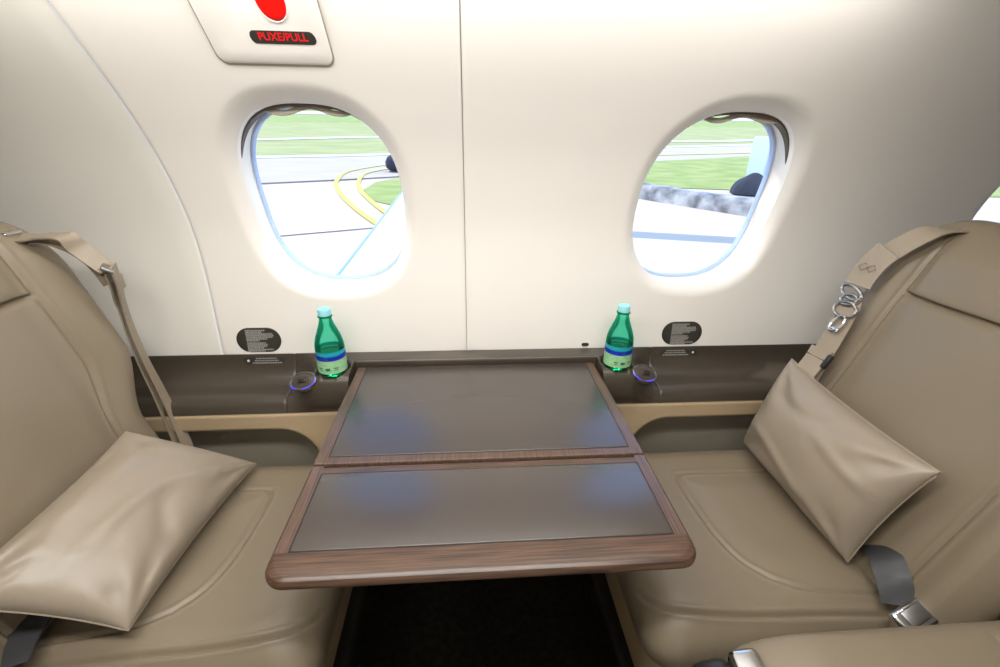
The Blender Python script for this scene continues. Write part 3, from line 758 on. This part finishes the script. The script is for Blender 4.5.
# dark rounded object past the wing
mb = MB(); v, f = lathe([(.05, 0), (.26, .03), (.36, .14), (.38, .30), (.30, .46), (.16, .55), (.02, .58)], tuple(gp(-2.42, 15.6, 0.02)), 28); mb.add(v, f)
tag(mb.build('equipment_cover', mat('navy_cover', srgb(28, 34, 56), .6)), 'dark navy rounded cover on the ground beyond the wing edge', 'cover')
# low mottled concrete barrier
def barrier():
    p0, p1 = gp(3.7, 11.95), gp(9.0, 6.1)
    t = (p1 - p0); t.z = 0; t.normalize(); n = Vector((-t.y, t.x, 0))
    if n.y < 0: n = -n
    sec = [(0, 0), (.02, .30), (.05, .36), (.40, .37), (.45, .33), (.47, 0)]
    v = []; f = []; K = 30
    for i in range(K + 1):
        p = p0.lerp(p1, i / K)
        for a_, h in sec: v.append(p + n * (a_ + random.uniform(-.012, .012)) + Vector((0, 0, h + random.uniform(-.015, .015) * (h > 0))))
    m_ = len(sec); f = [(i * m_ + k, i * m_ + k + 1, (i + 1) * m_ + k + 1, (i + 1) * m_ + k) for i in range(K) for k in range(m_ - 1)] + [tuple(range(m_)), tuple(range(K * m_, K * m_ + m_))]
    cm = mat('mottled_concrete', srgb(206, 204, 204), .9, var=(2.6, srgb(120, 118, 120), (1, 1, 1)), bump=(8, .6, .03))
    tag(mesh('concrete_barrier', v, f, cm, smooth=False), 'low mottled concrete barrier seen through the right window', 'barrier')
barrier()
mb = MB(); mb.add(*rbox(tuple(gp(10.85, 14.6, .68)), (2.0, 1.0, 1.36), .06, 3)); bx = mb.build('service_cabinet', mat('pale_cabinet', srgb(214, 226, 246), .6))
cab = empty('service_cabinet', tuple(gp(10.85, 14.6, 0))); tag(cab, 'pale blue-white box cabinet standing on grass beyond the barrier', 'cabinet')
bx.name = 'cabinet_body'; bx.parent = cab; bx.location = -cab.location
mb = MB(); mb.add(*lathe([(.09, 0), (.09, .08), (.05, .14), (.01, .15)], tuple(gp(10.45, 14.3, 1.36)), 16)); mb.build('red_lamp', RED, cab)
def tarp():
    v, f = slab(1.15, .8, .5, .02, (.2, .2, .2, .2), .4, (36, 30), lambda a_, b_: .07 * math.sin(7 * a_ + 2) * math.cos(9 * b_), lambda a_, b_, w: gp(8.12, 11.7) + Vector((a_ * .93 + b_ * .3, b_ * .9 - a_ * .35, .03 + w)))
    tag(mesh('ground_equipment', v, f, mat('dark_tarp', srgb(52, 54, 66), .7)), 'dark tarp covered equipment heap behind the concrete barrier', 'equipment')
tarp()
# added beam on a post, out of view, casting the shade band on the apron
SUN = Vector((-.42, .10, .90)).normalized()
def shade_beam():
    gr = empty('apron_shade_beam', tuple(gp(12.5, 5.2))); tag(gr, 'added out-of-view grey beam that casts the shade band on the apron', 'shade_beam')
    H = 3.6; mb = MB(); gm = mat('shade_beam_steel', srgb(120, 124, 130), .5)
    a_ = gp(1.2, 7.95) + SUN * (H / SUN.z); b_ = gp(9.5, 6.0) + SUN * (H / SUN.z)
    d = (b_ - a_); ang = math.atan2(d.y, d.x)
    mb.add(*rbox(tuple((a_ + b_) / 2), (d.length, .50, .25), .03, 2, (0, 0, ang))); mb.build('beam', gm, gr)
    mb = MB(); p = b_; base = gp(p.x, p.y); mb.add(*rbox((p.x, p.y, (p.z + base.z) / 2), (.3, .3, p.z - base.z), .03, 2)); mb.build('post', gm, gr)
shade_beam()
# far tree line / low building behind the field
mb = MB(); mb.add(*rbox(tuple(gp(-24.5, 108, .5)), (9, 3, 1.1), .1, 2)); tag(mb.build('distant_building', mat('far_wall', srgb(120, 135, 150), .9)), 'tiny grey building on the horizon beyond the runway', 'building')

# ------------------------------------------------------------ light
def area(name, loc, size, energy, colr, rot=(0, 0, 0)):
    l = bpy.data.lights.new(name, 'AREA'); l.shape = 'RECTANGLE'; l.size, l.size_y = size; l.energy = energy; l.color = colr
    o = bpy.data.objects.new(name, l); o.location = loc; o.rotation_euler = rot; col.objects.link(o); return o
def fixture(x, y, z, L, W, e, tilt, label):
    r = empty('ceiling_light', (x, y, z)); tag(r, label, 'light')
    mb = MB(); mb.add(*rbox((x, y, z), (L + .03, W + .03, .014), .004, 3, (tilt, 0, 0))); mb.build('frame', BEIGE, r)
    d = Vector((0, math.sin(tilt), -math.cos(tilt))); c = Vector((x, y, z))
    mb = MB(); mb.add(*rbox(c + d * .009, (L, W, .006), .002, 3, (tilt, 0, 0))); mb.build('diffuser', LIGHTM, r)
    area('ceiling_lamp', c + d * .015, (L, W), e, (1, .985, .955), (tilt, 0, 0))
fixture(-.06, -.30, 1.498, 1.5, .05, 6.6, .8, 'slim warm cove light angled at the window wall')
fixture(-.10, -.80, 1.545, 1.2, .14, 12.2, 0, 'long warm ceiling light panel above the aisle')
s = bpy.data.lights.new('sun', 'SUN'); s.energy = 2.7; s.angle = .009; s.color = (1, .96, .88)
so = bpy.data.objects.new('sun', s); so.rotation_euler = SUN.to_track_quat('Z', 'Y').to_euler(); so.location = (0, 0, 20); col.objects.link(so)
w = bpy.data.worlds.new('sky'); bpy.context.scene.world = w; w.use_nodes = True; nt = w.node_tree
sky = nt.nodes.new('ShaderNodeTexSky'); sky.sky_type = 'NISHITA'; sky.sun_disc = False; sky.sun_elevation = math.radians(64); sky.sun_rotation = 1.3; sky.altitude = 0; sky.dust_density = .2; sky.air_density = 1.0; sky.ozone_density = 2.5
bg = nt.nodes['Background']; bg.inputs[1].default_value = .46; nt.links.new(sky.outputs[0], bg.inputs[0])

# ------------------------------------------------------------ camera
f_, yaw, pit, roll = 445.6, .0759, .4199, .0151
cy, sy = math.cos(yaw), math.sin(yaw)
fw = Vector((sy * math.cos(pit), cy * math.cos(pit), -math.sin(pit))); r0 = Vector((cy, -sy, 0)); u0 = r0.cross(fw)
c, s_ = math.cos(roll), math.sin(roll); R1 = c * r0 + s_ * u0; U1 = -s_ * r0 + c * u0
cam = bpy.data.cameras.new('camera'); cam.sensor_width = 36; cam.lens = f_ * 36 / 1000; cam.clip_start = .02; cam.clip_end = 500
co = bpy.data.objects.new('camera', cam); M = Matrix((R1, U1, -fw)).transposed().to_4x4(); M.translation = (-.0212, -1.0104, 1.2005); co.matrix_world = M
col.objects.link(co); sc = bpy.context.scene; sc.camera = co
sc.view_settings.view_transform = 'Standard'; sc.view_settings.look = 'None'; sc.view_settings.gamma = 1; sc.view_settings.use_curve_mapping = False; sc.view_settings.exposure = 0.0
sc.cycles.max_bounces = 8; sc.cycles.diffuse_bounces = 5; sc.cycles.transparent_max_bounces = 16; sc.cycles.use_denoising = True
sc.cycles.sample_clamp_indirect = 6
